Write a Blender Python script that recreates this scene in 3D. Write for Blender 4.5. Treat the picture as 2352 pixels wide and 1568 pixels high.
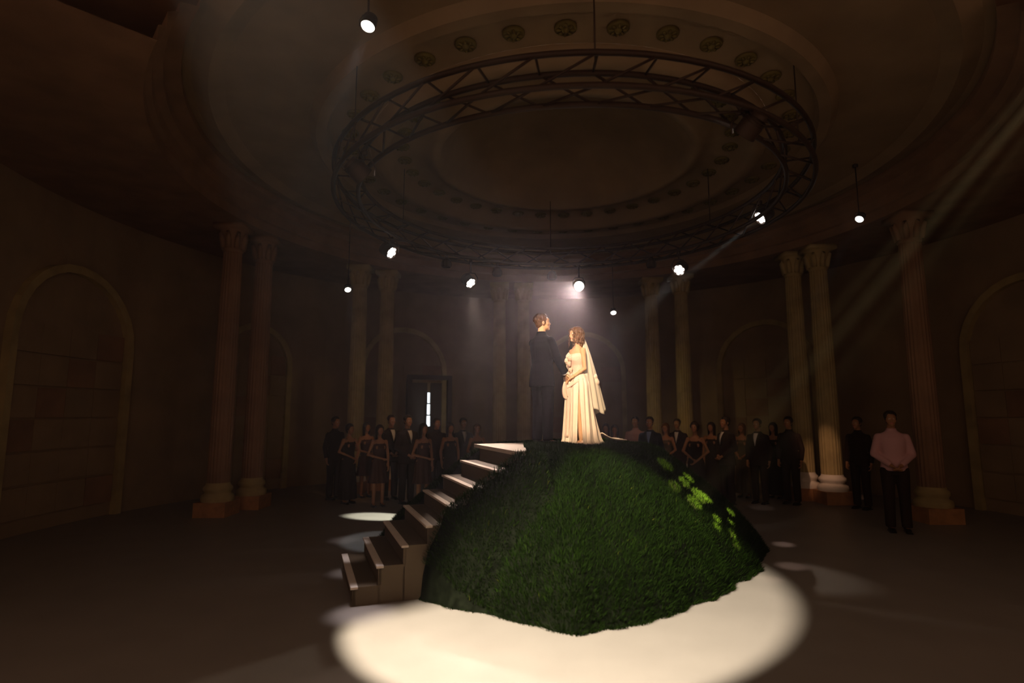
import bpy, bmesh, math, random
import numpy as np
from mathutils import Vector, Matrix, Quaternion
random.seed(7); rng = np.random.default_rng(7)
PI = math.pi
sc = bpy.context.scene
for o in list(bpy.data.objects): bpy.data.objects.remove(o)
COL = sc.collection

# ------------------------------------------------------------------ camera, world, exposure
F = 20/36*2352; PITCH = math.atan(166/F); CZ = 1.87
cam = bpy.data.cameras.new('camera'); co = bpy.data.objects.new('camera', cam); COL.objects.link(co)
co.location = (0, 0, CZ); co.rotation_euler = (PI/2+PITCH, 0, 0)
cam.lens = 20; cam.sensor_width = 36; cam.clip_end = 200
cam.dof.use_dof = True; cam.dof.focus_distance = 8.0; cam.dof.aperture_fstop = 0.55
sc.camera = co
sc.view_settings.view_transform = 'Standard'; sc.view_settings.look = 'None'
sc.view_settings.exposure = 0; sc.view_settings.gamma = 1
sc.cycles.use_denoising = True
sc.cycles.max_bounces = 3; sc.cycles.volume_bounces = 0; sc.cycles.diffuse_bounces = 3
sc.cycles.transparent_max_bounces = 6
sc.cycles.sample_clamp_indirect = 2.0
sc.cycles.use_adaptive_sampling = True; sc.cycles.adaptive_threshold = .05
w = bpy.data.worlds.new('world'); sc.world = w; w.use_nodes = True
bg = w.node_tree.nodes['Background']
WORLD_L = 0.31
bg.inputs[0].default_value = (1.0, 0.60, 0.40, 1); bg.inputs[1].default_value = WORLD_L

def slope(px, py):
    u = (px-1176)/F; v = (784-py)/F
    dy = math.cos(PITCH)-v*math.sin(PITCH); dz = math.sin(PITCH)+v*math.cos(PITCH)
    return u/dy, dz/dy
def at(px, py, Y):
    a, b = slope(px, py); return Vector((a*Y, Y, CZ+b*Y))
def ground(px, py):
    a, b = slope(px, py); Y = -CZ/b; return Vector((a*Y, Y, 0))

# ------------------------------------------------------------------ the lamps' light and added spots (fixtures are built further down)
RC = Vector((.78, 8.06, 4.97)); RR = 3.1            # truss ring
def on_ring(px, py, r=3.12):
    a, b = slope(px, py)
    A = a*a+1; B = -2*(a*RC.x+RC.y); C_ = RC.x**2+RC.y**2-r*r
    D = max(0, B*B-4*A*C_)
    ys = [(-B+s*math.sqrt(D))/(2*A) for s in (1, -1)]
    Y = min(ys, key=lambda y: abs(CZ+b*y-4.5))
    return Vector((a*Y, Y, CZ+b*Y))
def spot(name, loc, target, W, deg, blend=.3, col=(1, .9, .75), r=.05):
    l = bpy.data.lights.new(name, 'SPOT'); l.energy = W; l.spot_size = math.radians(deg); l.spot_blend = blend
    l.color = col; l.shadow_soft_size = r
    o = bpy.data.objects.new(name, l); COL.objects.link(o); o.location = loc
    d = Vector(target)-Vector(loc); o.rotation_mode = 'QUATERNION'; o.rotation_quaternion = d.to_track_quat('-Z', 'Y')
    return o
COUPLE = Vector((.7, 8.0, 2.5))
PAR = {  # truss lamps: pixel, aim, watts, cone
    'a': (on_ring(835, 404), COUPLE, 60, 16), 'b': (on_ring(899, 580), COUPLE, 90, 15),
    'c': (on_ring(1081, 650), (1.9, 8.2, 1.2), 420, 14), 'd': (on_ring(1560, 620), (-.1, 6.3, 1.1), 380, 13),
    'e': (on_ring(1746, 500), COUPLE, 60, 15), 'f': (on_ring(1712, 306), COUPLE, 60, 15)}
KEY = on_ring(1330, 657)
HEADS = {  # moving heads round the colonnade
    'near': (at(845, 60, 5.1), (-2.1, 3.2, 0), 600, 13), 'left': (at(799, 665, 12.3), ground(870, 1240), 220, 12),
    'back': (at(1409, 718, 14.6), (2.2, 11.0, 0), 650, 17), 'right': (at(1974, 503, 9.5), (2.5, 7.3, .9), 420, 5)}
FRONT = (Vector((-2.05, 1.9, 5.75)), Vector((.42, 5.9, 0)))
WARM = (Vector((-.7, 1.9, 5.75)), Vector((.75, 8, 2.35)))
def ahead(p, t, d=.1): p = Vector(p); t = Vector(t); return p+(t-p).normalized()*d
for k, (p, t, W, dg) in PAR.items(): spot('lamp_or_added_light', ahead(p, t), t, W, dg, .5, (1, .86, .78))
spot('lamp_or_added_light', ahead(KEY, (.1, 6.5, 2.6)), (.1, 6.5, 2.6), 950, 26, .6, (1, .72, .70))
for k, (p, t, W, dg) in HEADS.items(): spot('lamp_or_added_light', ahead(p, t, .13), t, W, dg, .35, (.86, .93, 1))
spot('lamp_or_added_light', ahead(FRONT[0], FRONT[1], .15), FRONT[1], 8200, 33, .25, (1, .90, .76), .012)
spot('lamp_or_added_light', ahead(WARM[0], WARM[1], .15), WARM[1], 3900, 14.5, .5, (1, .74, .46))
# narrow spots from an added lamp out of view make the flank's light patches
SIDE = Vector((4.6, 2.4, 5.75))
for (x, y, z, W, dg) in ((2.35, 7.57, 1.10, 1500, 1.5), (2.2, 7.3, 1.06, 1300, 1.5), (2.01, 7.08, 1.04, 700, 1.5),
                        (2.51, 7.32, .93, 2600, 1.7), (2.37, 7.25, .92, 2300, 1.9), (2.25, 7.05, .87, 1500, 1.8),
                        (2.52, 7.08, .67, 1900, 1.0), (2.46, 6.93, .60, 1300, 1.0), (2.95, 7.75, .65, 2000, 1.0), (2.76, 7.26, .60, 1900, .9), (2.70, 7.02, .53, 1300, .9),
                        (2.70, 6.92, .43, 800, .9), (1.99, 7.39, 1.27, 300, 2.0)):
    o_, kW, kd = SIDE, 34, 1.05
    spot('lamp_or_added_light', ahead(o_, (x, y, z), .14), (x, y, z), W*kW, dg*kd, .3, (1, .78, .35), .015)
# extra washes added at truss lamps: floor beside the mound, guests, landing, columns
spot('lamp_or_added_light', ahead(PAR['e'][0], ground(872, 1184), .12), ground(866, 1186), 14000, 6, .6, (.95, 1, .9), .03)
gp = PAR['f'][0]
for (px, py, W, dg) in ((1800, 1250, 420, 3.4), (1750, 1165, 180, 4), (1820, 1300, 240, 5), (1770, 1330, 200, 4)):
    spot('lamp_or_added_light', ahead(gp, ground(px, py), .12), ground(px, py), W, dg, .8, (1, .72, .66), .05)
gp = PAR['a'][0]
for (px, py, W, dg) in ((790, 1240, 90, 6), (800, 1315, 130, 7), (850, 1290, 80, 6), (835, 1410, 330, 10), (880, 1250, 60, 6)):
    spot('lamp_or_added_light', ahead(gp, ground(px, py), .12), ground(px, py), W*2, dg, 1, (.95, .86, .95), .07)
spot('lamp_or_added_light', ahead(PAR['c'][0], (-2.6, 13, 1.3), .12), (-2.6, 13, 1.1), 60, 34, .8, (1, .5, .2))
spot('lamp_or_added_light', ahead(PAR['d'][0], (4.5, 13, 1.3), .12), (4.2, 13.3, 1.2), 60, 45, .8, (1, .5, .22))
spot('lamp_or_added_light', ahead(PAR['c'][0], (-.15, 7.6, 1.45), .12), (-.25, 7.4, 1.4), 1200, 20, 1, (1, .76, .62))
spot('lamp_or_added_light', ahead(PAR['e'][0], (-3.5, 13.6, 2.2), .12), (-3.5, 13.6, 2.0), 190, 24, 1, (1, .8, .36))
spot('lamp_or_added_light', ahead(PAR['b'][0], (3.9, 14.6, 2.4), .12), (3.9, 14.6, 2.2), 150, 24, 1, (1, .8, .36))
spot('lamp_or_added_light', ahead(PAR['d'][0], (-.3, 16, 2.6), .12), (-.3, 16, 2.6), 50, 26, 1, (1, .8, .36))
spot('lamp_or_added_light', ahead(PAR['e'][0], (7, 12.6, .6), .12), (7.0, 12.8, .4), 480, 12, .8, (1, .55, .35))

# ------------------------------------------------------------------ materials
MATS = {}
def mat(name, col, rough=.7, metal=0, emit=None, es=0, noise=0, nscale=20, bump=0, alpha=1, sheen=0, spec=.3, trans=0):
    if name in MATS: return MATS[name]
    m = bpy.data.materials.new(name); m.use_nodes = True; nt = m.node_tree; b = nt.nodes['Principled BSDF']
    b.inputs['Base Color'].default_value = (*col, 1); b.inputs['Roughness'].default_value = rough
    b.inputs['Metallic'].default_value = metal; b.inputs['Alpha'].default_value = alpha
    b.inputs['Specular IOR Level'].default_value = spec; b.inputs['Sheen Weight'].default_value = sheen
    if emit: b.inputs['Emission Color'].default_value = (*emit, 1); b.inputs['Emission Strength'].default_value = es
    if noise or bump:
        tc = nt.nodes.new('ShaderNodeTexCoord'); n = nt.nodes.new('ShaderNodeTexNoise')
        n.inputs['Scale'].default_value = nscale; n.inputs['Detail'].default_value = 4
        nt.links.new(tc.outputs['Object'], n.inputs['Vector'])
        if noise:
            r = nt.nodes.new('ShaderNodeValToRGB'); r.color_ramp.elements[0].position = .3; r.color_ramp.elements[1].position = .7
            r.color_ramp.elements[0].color = (*[c*(1-noise) for c in col], 1); r.color_ramp.elements[1].color = (*[min(1, c*(1+noise)) for c in col], 1)
            nt.links.new(n.outputs['Fac'], r.inputs['Fac']); nt.links.new(r.outputs['Color'], b.inputs['Base Color'])
        if bump:
            bp = nt.nodes.new('ShaderNodeBump'); bp.inputs['Strength'].default_value = bump; bp.inputs['Distance'].default_value = .01
            nt.links.new(n.outputs['Fac'], bp.inputs['Height']); nt.links.new(bp.outputs['Normal'], b.inputs['Normal'])
    MATS[name] = m; return m
STONE = mat('stone', (.42, .32, .14), .85, noise=.18, nscale=3, bump=.2)
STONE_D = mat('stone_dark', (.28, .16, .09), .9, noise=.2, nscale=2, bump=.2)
PLASTER = mat('plaster', (.30, .205, .115), .9, noise=.15, nscale=1.5)
PLINTH = mat('plinth_wood', (.42, .2, .08), .6, noise=.2, nscale=8)
FLOOR = mat('pale_floor', (.27, .235, .195), .45, noise=.05, nscale=2)
WHITE = mat('white_paint', (.78, .68, .56), .6, noise=.04, nscale=6)
STAIR_SHADE = mat('stair_shade', (.10, .068, .036), .7)  # stair shade put into the colour: dark where white parts get little light
SOIL = mat('soil', (.005, .006, .003), 1, noise=.5, nscale=14, spec=0)
BLACKM = mat('black_metal', (.05, .028, .018), .5, .3)
LAMPW = mat('lamp_white', (1, 1, 1), emit=(1, .97, .86), es=9)
LAMPK = mat('lamp_key', (1, 1, 1), emit=(1, .9, .84), es=30)
LAMPC = mat('lamp_cell', (1, 1, 1), emit=(1, .95, .9), es=7)
GILT = mat('gilt', (.16, .12, .03), .6, .3)
PANE = mat('daylit_pane', (.8, .9, 1), emit=(.86, .95, 1), es=2.2)
SCONCE = mat('bulb', (1, .8, .3), emit=(1, .75, .25), es=3)
SKIN = mat('skin', (.70, .40, .23), .5, noise=.05, nscale=30)
SKIN2 = mat('skin_warm', (.40, .19, .09), .55, noise=.06, nscale=30)
SKIN3 = mat('skin_olive', (.36, .2, .1), .55, noise=.06, nscale=30)
EYEW = mat('eye_white', (.8, .76, .7), .3); IRIS = mat('iris', (.04, .025, .015), .2)
LIPM = mat('lip', (.5, .16, .12), .4); LIPG = mat('lip_pale', (.55, .26, .18), .5)
NAVY = mat('navy_suit', (.004, .003, .006), .9, noise=.15, nscale=60, bump=.1, spec=.1)
BLKSUIT = mat('black_suit', (.03, .017, .012), .9, spec=.1)
SHIRT = mat('white_shirt', (.75, .72, .68), .7); PINKS = mat('pink_shirt', (.62, .34, .33), .8); BLUES = mat('blue_shirt', (.2, .28, .5), .8)
BLKDR = mat('black_dress', (.03, .017, .012), .8, spec=.1); WINE = mat('brown_dress', (.06, .022, .014), .6); OLIVE = mat('olive_dress', (.10, .07, .03), .7)
SHOE = mat('black_leather', (.012, .009, .008), .3)
HAIRB = mat('brown_hair', (.13, .06, .022), .5, noise=.5, nscale=45, bump=.5)
HAIRG = mat('golden_brown_hair', (.13, .06, .02), .5, noise=.5, nscale=50, bump=.5)
HAIRD = mat('dark_hair', (.03, .017, .01), .5, noise=.3, nscale=45)
GOWN = mat('ivory_gown', (.86, .70, .58), .55, noise=.05, nscale=14, bump=.12, sheen=.2)
SATIN = mat('blush_satin', (.84, .58, .48), .35, noise=.05, nscale=10)
LACE = mat('blush_lace', (.84, .60, .50), .7, noise=.14, nscale=120, bump=.4)
VEIL = mat('veil_tulle', (.92, .82, .68), .8, alpha=.84)
CLUTCH = mat('clutch_leather', (.3, .12, .04), .5)
# grass: colour varies per blade through a vertex attribute
GR = bpy.data.materials.new('grass_blades'); GR.use_nodes = True
_nt = GR.node_tree; _b = _nt.nodes['Principled BSDF']; _a = _nt.nodes.new('ShaderNodeAttribute'); _a.attribute_name = 'tint'
_r = _nt.nodes.new('ShaderNodeValToRGB'); _e = _r.color_ramp.elements
_e[0].position = 0; _e[0].color = (.008, .017, .002, 1); _e[1].position = 1; _e[1].color = (.26, .24, .02, 1)
_m = _e.new(.8); _m.color = (.022, .048, .005, 1)
_nt.links.new(_a.outputs['Fac'], _r.inputs['Fac']); _nt.links.new(_r.outputs['Color'], _b.inputs['Base Color'])
_b.inputs['Roughness'].default_value = .6; _b.inputs['Specular IOR Level'].default_value = 0
_tl = _nt.nodes.new('ShaderNodeBsdfTranslucent'); _mx = _nt.nodes.new('ShaderNodeMixShader'); _mx.inputs[0].default_value = .35
_nt.links.new(_r.outputs['Color'], _tl.inputs['Color']); _nt.links.new(_b.outputs[0], _mx.inputs[1]); _nt.links.new(_tl.outputs[0], _mx.inputs[2])
_nt.links.new(_mx.outputs[0], [n for n in _nt.nodes if n.type == 'OUTPUT_MATERIAL'][0].inputs['Surface'])

# ------------------------------------------------------------------ mesh helpers
class G:
    def __init__(s): s.v = []; s.f = []
    def add(s, V, Fs):
        n = len(s.v); s.v += [tuple(p) for p in V]; s.f += [tuple(i+n for i in f) for f in Fs]; return s
    def box(s, c, h, R=None):
        V = [Vector((x*h[0], y*h[1], z*h[2])) for x in (-1, 1) for y in (-1, 1) for z in (-1, 1)]
        if R: V = [R @ v for v in V]
        V = [v+Vector(c) for v in V]
        return s.add(V, [(0, 1, 3, 2), (4, 6, 7, 5), (0, 4, 5, 1), (2, 3, 7, 6), (0, 2, 6, 4), (1, 5, 7, 3)])
    def ell(s, c, r, R=None, n=12, m=8):
        if not hasattr(r, '__len__'): r = (r, r, r)
        V = [Vector((0, 0, r[2]))]
        for i in range(1, m):
            t = PI*i/m
            for j in range(n):
                a = 2*PI*j/n; V.append(Vector((r[0]*math.sin(t)*math.cos(a), r[1]*math.sin(t)*math.sin(a), r[2]*math.cos(t))))
        V.append(Vector((0, 0, -r[2])))
        if R: V = [R @ v for v in V]
        V = [v+Vector(c) for v in V]; Fs = []
        for j in range(n): Fs.append((0, 1+j, 1+(j+1) % n))
        for i in range(m-2):
            for j in range(n):
                a = 1+i*n+j; b = 1+i*n+(j+1) % n; Fs.append((a, a+n, b+n, b))
        L = len(V)-1
        for j in range(n): Fs.append((L, 1+(m-2)*n+(j+1) % n, 1+(m-2)*n+j))
        return s.add(V, Fs)
    def tube(s, P, R, n=8, caps=True, closed=False):
        P = [Vector(p) for p in P]
        if not hasattr(R, '__len__'): R = [R]*len(P)
        V = []; k = len(P); up = None
        for i, p in enumerate(P):
            d = (P[(i+1) % k]-P[i-1]) if closed else (P[min(i+1, k-1)]-P[max(i-1, 0)])
            d.normalize()
            if up is None: up = d.orthogonal().normalized()
            up = (up-d*up.dot(d)); up = up.normalized() if up.length > 1e-6 else d.orthogonal().normalized()
            q = d.cross(up)
            for j in range(n):
                a = 2*PI*j/n; V.append(p+(up*math.cos(a)+q*math.sin(a))*R[i])
        Fs = []
        for i in range(k if closed else k-1):
            for j in range(n):
                a = i*n+j; b = i*n+(j+1) % n; c = ((i+1) % k)*n
                Fs.append((a, b, c+(j+1) % n, c+j))
        if caps and not closed: Fs.append(tuple(range(n))[::-1]); Fs.append(tuple((k-1)*n+j for j in range(n)))
        return s.add(V, Fs)
    def chain(s, P, R, n=12):      # tube with balls at the joints (closed volumes, for remeshing)
        s.tube(P, R, n)
        for p, r in zip(P, R): s.ell(p, r, n=n)
        return s
    def loft(s, rings, caps=True):
        n = len(rings[0]); V = [p for r in rings for p in r]; Fs = []
        for i in range(len(rings)-1):
            for j in range(n):
                a = i*n+j; b = i*n+(j+1) % n; Fs.append((a, b, b+n, a+n))
        if caps: Fs.append(tuple(range(n))[::-1]); Fs.append(tuple((len(rings)-1)*n+j for j in range(n)))
        return s.add(V, Fs)
    def eloft(s, L, n=24):         # elliptical rings: (z, rx, ry, cx, cy)
        return s.loft([[(cx+rx*math.cos(2*PI*j/n), cy+ry*math.sin(2*PI*j/n), z) for j in range(n)] for z, rx, ry, cx, cy in L])
    def lathe(s, prof, n=24, c=(0, 0, 0), a0=0, a1=2*PI):
        full = abs(a1-a0-2*PI) < 1e-6; m = n if full else n+1
        V = [(c[0]+r*math.cos(a0+(a1-a0)*j/n), c[1]+r*math.sin(a0+(a1-a0)*j/n), c[2]+z) for r, z in prof for j in range(m)]
        Fs = []
        for i in range(len(prof)-1):
            for j in range(n):
                a = i*m+j; b = i*m+((j+1) % m); Fs.append((a, b, b+m, a+m))
        return s.add(V, Fs)
    def sheet(s, rows):
        n = len(rows[0]); V = [p for r in rows for p in r]
        return s.add(V, [(i*n+j, i*n+j+1, (i+1)*n+j+1, (i+1)*n+j) for i in range(len(rows)-1) for j in range(n-1)])
    def mesh(s, name, smooth=True):
        me = bpy.data.meshes.new(name); me.from_pydata([tuple(v) for v in s.v], [], s.f)
        bm = bmesh.new(); bm.from_mesh(me); bmesh.ops.recalc_face_normals(bm, faces=bm.faces); bm.to_mesh(me); bm.free()
        if smooth: me.polygons.foreach_set('use_smooth', [True]*len(me.polygons))
        return me
def tag(o, label=None, cat=None, group=None, kind=None):
    if label: o['label'] = label
    if cat: o['category'] = cat
    if group: o['group'] = group
    if kind: o['kind'] = kind
    return o
def link(name, me, m=None, parent=None, loc=None, rz=None):
    o = bpy.data.objects.new(name, me); COL.objects.link(o)
    if m and not me.materials: me.materials.append(m)
    if parent: o.parent = parent
    if loc is not None: o.location = loc
    if rz is not None: o.rotation_euler = (0, 0, rz)
    return o
def put(name, g, m, parent=None, smooth=True, **k): return link(name, g.mesh(name, smooth), m, parent, **k)
def empty(name, loc, rz=0, **k):
    o = bpy.data.objects.new(name, None); COL.objects.link(o); o.location = loc; o.rotation_euler = (0, 0, rz)
    o.empty_display_size = .1; return tag(o, **k)
def remesh(g, name, voxel, smooth=2):
    me = g.mesh(name); o = bpy.data.objects.new(name+'_tmp', me); COL.objects.link(o)
    r = o.modifiers.new('r', 'REMESH'); r.mode = 'VOXEL'; r.voxel_size = voxel; r.use_smooth_shade = True
    if smooth: q = o.modifiers.new('s', 'SMOOTH'); q.iterations = smooth; q.factor = .5
    dg = bpy.context.evaluated_depsgraph_get(); out = bpy.data.meshes.new_from_object(o.evaluated_get(dg)); out.name = name
    bpy.data.objects.remove(o); bpy.data.meshes.remove(me)
    out.polygons.foreach_set('use_smooth', [True]*len(out.polygons))
    return out

# ------------------------------------------------------------------ the hall: a domed rotunda
HC = Vector((.9, 9.5, 0)); A0 = math.radians(-44); A1 = math.radians(224)
def polar(r, a, z=0): return Vector((HC.x+r*math.cos(a), HC.y+r*math.sin(a), z))
g = G(); g.box((1, 10, -.05), (13, 12.5, .05)); tag(put('floor', g, FLOOR, smooth=False), 'pale floor of the rotunda, bright where the lamp hits it', kind='structure')
# drum wall with niches between the columns: separate courses of panels
wall = tag(put('wall_back', G().lathe([(8.6, 0), (8.6, 6.4), (8.9, 6.4), (8.9, 0)], 72, HC, A0, A1), PLASTER, smooth=False), 'dark curved back wall of the rotunda', kind='structure')
niche_a = [math.radians(d) for d in (5, 45, 81, 119, 148, 178)]
def arc_frame(g, r, ac, hw, z0, zs, t, d):      # arched frame on the drum, half width hw, springing zs
    ht = hw; path = [(-hw, z0)] + [(-hw, z0+(zs-z0)*k/4) for k in range(1, 5)] + [(-hw*math.cos(PI*k/14), zs+ht*math.sin(PI*k/14)) for k in range(1, 14)] + [(hw, zs-(zs-z0)*k/4) for k in range(5)]
    rows = [[], [], [], []]
    for i, (s_, z) in enumerate(path):
        k = 1-t/hw
        inner = (s_*k, z if z <= zs else zs+(z-zs)*k)
        for q, (ss, zz, rr) in enumerate(((s_, z, r), (s_, z, r-d), (inner[0], inner[1], r-d), (inner[0], inner[1], r))):
            rows[q].append(polar(rr, ac+ss/r, zz))
    g.sheet(rows)
for i, a in enumerate(niche_a):
    hw = 1.35 if i != 4 else 1.0
    g = G(); arc_frame(g, 8.62, a, hw, .0, 3.1, .14, .14)
    tag(put('trim_%d' % (i+1), g, STONE, wall, smooth=False), 'raised arched moulding')
    for r_ in range(6):
        for c_ in range(4):
            z = .25+r_*.52; w_ = hw*.44*.98
            if i == 3 and r_ < 5 and c_ in (1, 2): continue
            ang = a+(-1.5+c_)*hw*.44/8.6
            R = Matrix.Rotation(ang, 3, 'Z')
            put('panel', G().box(polar(8.59, ang, z+.24), (.035, w_/2, .24), R), STONE_D if (r_+c_) % 5 == 0 else PLASTER, wall, smooth=False)
# columns in pairs
def column(px, Y=None, R=6.55, sd=1, rad=.2, label=''):
    a, b = slope(px, 900); A = a*a+1; B = -2*(a*HC.x+HC.y); C_ = HC.x**2+HC.y**2-R*R; D = math.sqrt(max(0, B*B-4*A*C_))
    Y = (-B+sd*D)/(2*A); p = Vector((a*Y, Y, 0))
    rt = empty('column', p, label=label, cat='column', group='stone columns of the rotunda')
    put('plinth', G().box((0, 0, .13), (rad*1.45, rad*1.45, .13)), PLINTH, rt, smooth=False)
    pr = [(rad*1.4, .26), (rad*1.45, .31), (rad*1.38, .37), (rad*1.12, .40), (rad*1.12, .43), (rad*1.28, .47), (rad*1.25, .52), (rad*1.05, .56), (rad*1.0, .6)]
    b_ = put('base_moulding', G().lathe(pr, 28), STONE if ('shadowed' in label or 'alone' in label) else WHITE, rt)  # stone in place of white darkens these bases too, standing in for shade
    n = 40; rings = []
    for z, k in ((.58, 1), (1.5, 1), (3, .96), (4.2, .9), (5.0, .85)):
        rings.append([((rad*k-(.012 if j % 2 else 0))*math.cos(2*PI*j/n), (rad*k-(.012 if j % 2 else 0))*math.sin(2*PI*j/n), z) for j in range(n)])
    st_ = STONE_D if ('shadowed' in label or 'alone' in label) else STONE  # darker stone: shade put into the colour of these columns
    put('shaft', G().loft(rings), st_, rt, smooth=False)
    g = G().lathe([(rad*.86, 5.0), (rad*.95, 5.04), (rad*.87, 5.08), (rad*.9, 5.2), (rad*1.2, 5.42), (rad*1.3, 5.45)], 24)
    g.box((0, 0, 5.5), (rad*1.4, rad*1.4, .05))
    c_ = put('capital', g, st_, rt)
    for k in range(8):
        an = k*PI/4; lf = G().tube([(rad*.9*math.cos(an), rad*.9*math.sin(an), 5.08), (rad*1.05*math.cos(an), rad*1.05*math.sin(an), 5.25), (rad*1.3*math.cos(an), rad*1.3*math.sin(an), 5.38), (rad*1.38*math.cos(an), rad*1.38*math.sin(an), 5.33)], [.05, .055, .035, .015], 6)
        put('leaf', lf, st_, c_)
    return rt
for px, rad, lab in ((819, .2, 'stone column left of the pair behind the left guests'), (884, .2, 'stone column right of the pair behind the left guests, next to the dark doorway'),
                (1147, .19, 'left column of the middle pair, just left of the groom'), (1203, .19, 'right column of the middle pair, partly behind the groom'),
                (1502, .2, 'left column of the pair behind the pink shirt guest'), (1572, .2, 'right column of the pair behind the woman with folded arms'),
                (1838, .2, 'unlit stone column just left of the orange-lit one'), (1898, .21, 'stone column whose foot is lit pink and orange at far right'),
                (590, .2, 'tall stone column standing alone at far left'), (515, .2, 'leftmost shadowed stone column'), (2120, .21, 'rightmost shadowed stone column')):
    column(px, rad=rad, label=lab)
# entablature, ceiling rings
def band(name, prof, m, lab, n=96, kind='structure', a0=A0, a1=A1):
    return tag(put(name, G().lathe(prof, n, HC, a0, a1), m, smooth=False), lab, kind=kind)
band('trim_7', [(6.15, 5.55), (6.15, 5.72), (6.08, 5.74), (6.08, 5.9), (5.98, 5.95), (5.98, 6.06), (5.8, 6.1), (5.8, 6.2), (8.6, 6.2), (8.6, 5.55), (6.15, 5.55)], STONE_D, 'round cornice carried by the columns')
A2, A3 = 0, 2*PI
ceil = band('ceiling', [(8.9, 6.42), (5.7, 6.2), (5.5, 6.12), (5.3, 6.2), (4.2, 6.22), (4.1, 6.1), (3.95, 6.1), (3.9, 6.2), (3.3, 6.2)], PLASTER, 'ringed plaster ceiling', 120, a0=A2, a1=A3)
dome = tag(put('ceiling_dome', G().lathe([(3.3, 6.2), (3.25, 6.05), (3.1, 6.02), (3.0, 6.05), (2.95, 6.25), (2.6, 6.35), (2.35, 6.32), (2.3, 6.2), (2.15, 6.2), (2.1, 6.4), (1.9, 6.75), (1.3, 7.1), (.7, 7.3), (.01, 7.35)], 96, HC), PLASTER), 'shallow dome over the middle of the hall', kind='structure')
def rosette_mesh():
    g = G().lathe([(.001, -.05), (.03, -.045), (.05, -.01), (.11, -.015), (.13, 0), (.13, .02)], 16)
    for k in range(8):
        a = k*PI/4; g.ell((.075*math.cos(a), .075*math.sin(a), -.02), (.036, .02, .016), Matrix.Rotation(a, 3, 'Z'), 8, 5)
    return g.mesh('rosette')
ros = rosette_mesh(); ros.materials.append(GILT)
for k in range(34):
    o = link('rosette', ros, None, dome); o.location = polar(2.78, 2*PI*k/34, 6.27); o.rotation_euler = (0, 0, 2*PI*k/34)
for k in range(38):
    o = link('rosette', ros, None, ceil); a = 2*PI*k/38
    o.location = polar(3.6, a, 6.17)
# glowing sconce bulbs high on the cornice
for px, py, Y, lab in ((1088, 557, 15.6, 'tiny yellow lamp on the cornice above the left lamps'), (1323, 573, 15.6, 'tiny yellow lamp on the cornice above the bride')):
    p = at(px, py, Y); rt = empty('cornice_lamp', p, label=lab, cat='lamp')
    put('bulb', G().ell((0, 0, 0), .022), SCONCE, rt); put('holder', G().tube([(0, 0, .015), (0, 0, .07)], .015), GILT, rt)
    put('bracket', G().tube([(0, 0, .07), (0, .06, .1), (0, .2, .1)], .008), GILT, rt)
# doorway with a lit slit of window, left back
d0 = at(1000, 985, 16.6); aD = math.atan2(d0.y-HC.y, d0.x-HC.x)
door = empty('door_1', polar(8.5, aD, 0), aD+PI/2, label='dark doorway in the back wall with a daylit slit', kind='structure')
put('door_frame', G().box((-.62, 0, 1.45), (.07, .12, 1.45)).box((.62, 0, 1.45), (.07, .12, 1.45)).box((0, 0, 2.96), (.69, .12, .07)), BLACKM, door, smooth=False)
put('door_leaf', G().box((.3, -.05, 1.4), (.25, .03, 1.4)), BLACKM, door, smooth=False)
put('door_leaf', G().box((-.3, -.05, 1.4), (.25, .03, 1.4)), BLACKM, door, smooth=False)
q = at(984, 940, 16.8); win = empty('window_1', (q.x, q.y, 0), math.atan2(q.y-HC.y, q.x-HC.x)+PI/2, label='narrow bright upright window of three panes', kind='structure')
zt = at(984, 900, 16.8).z; zb = at(984, 980, 16.8).z; hh = (zt-zb)/3
for k in range(3): put('pane', G().box((0, 0, zt-hh*(k+.5)), (.03+.012*k/2, .015, hh/2-.02)), PANE, win, smooth=False)
fr = G()
for k in range(4): fr.box((0, 0, zt-hh*k), (.08, .03, .014))
for s_ in (-1, 1): fr.box((s_*.085, 0, (zt+zb)/2), (.022, .03, (zt-zb)/2+.02))
fr.box((0, 0, zb/2), (.1, .03, zb/2-.01))
put('window_frame', fr, BLACKM, win, smooth=False)

# ------------------------------------------------------------------ ring truss and its lamps
tr = empty('ring_truss', RC, label='black circular lighting truss hung above the couple', cat='truss')
def ringpts(r, z, n=96): return [(r*math.cos(2*PI*k/n), r*math.sin(2*PI*k/n), z) for k in range(n)]
for r, z in ((RR-.16, .16), (RR+.16, .16), (RR-.16, -.16), (RR+.16, -.16)):
    put('chord', G().tube(ringpts(r, z), .03, 8, closed=True), BLACKM, tr)
NB = 36; st = 2*PI/NB
bm_ = [G().tube([(RR+.16, 0, -.16), ((RR+.16)*math.cos(st), (RR+.16)*math.sin(st), .16)], .013, 6).mesh('brace'),
       G().tube([(RR-.16, 0, .16), ((RR-.16)*math.cos(st), (RR-.16)*math.sin(st), -.16)], .013, 6).mesh('brace'),
       G().tube([(RR-.16, 0, -.16), ((RR+.16)*math.cos(st), (RR+.16)*math.sin(st), -.16)], .013, 6).mesh('brace'),
       G().tube([(RR-.16, 0, .16), (RR+.16, 0, .16)], .013, 6).mesh('brace')]
for m_ in bm_: m_.materials.append(BLACKM)
for k in range(NB):
    for m_ in bm_: link('brace', m_, None, tr, rz=k*st)
for k in range(6):
    a = PI/6+k*PI/3; put('hanging_cable', G().tube([(RR*math.cos(a), RR*math.sin(a), .16), (RR*math.cos(a), RR*math.sin(a), 1.2)], .008, 6), BLACKM, tr)

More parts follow.
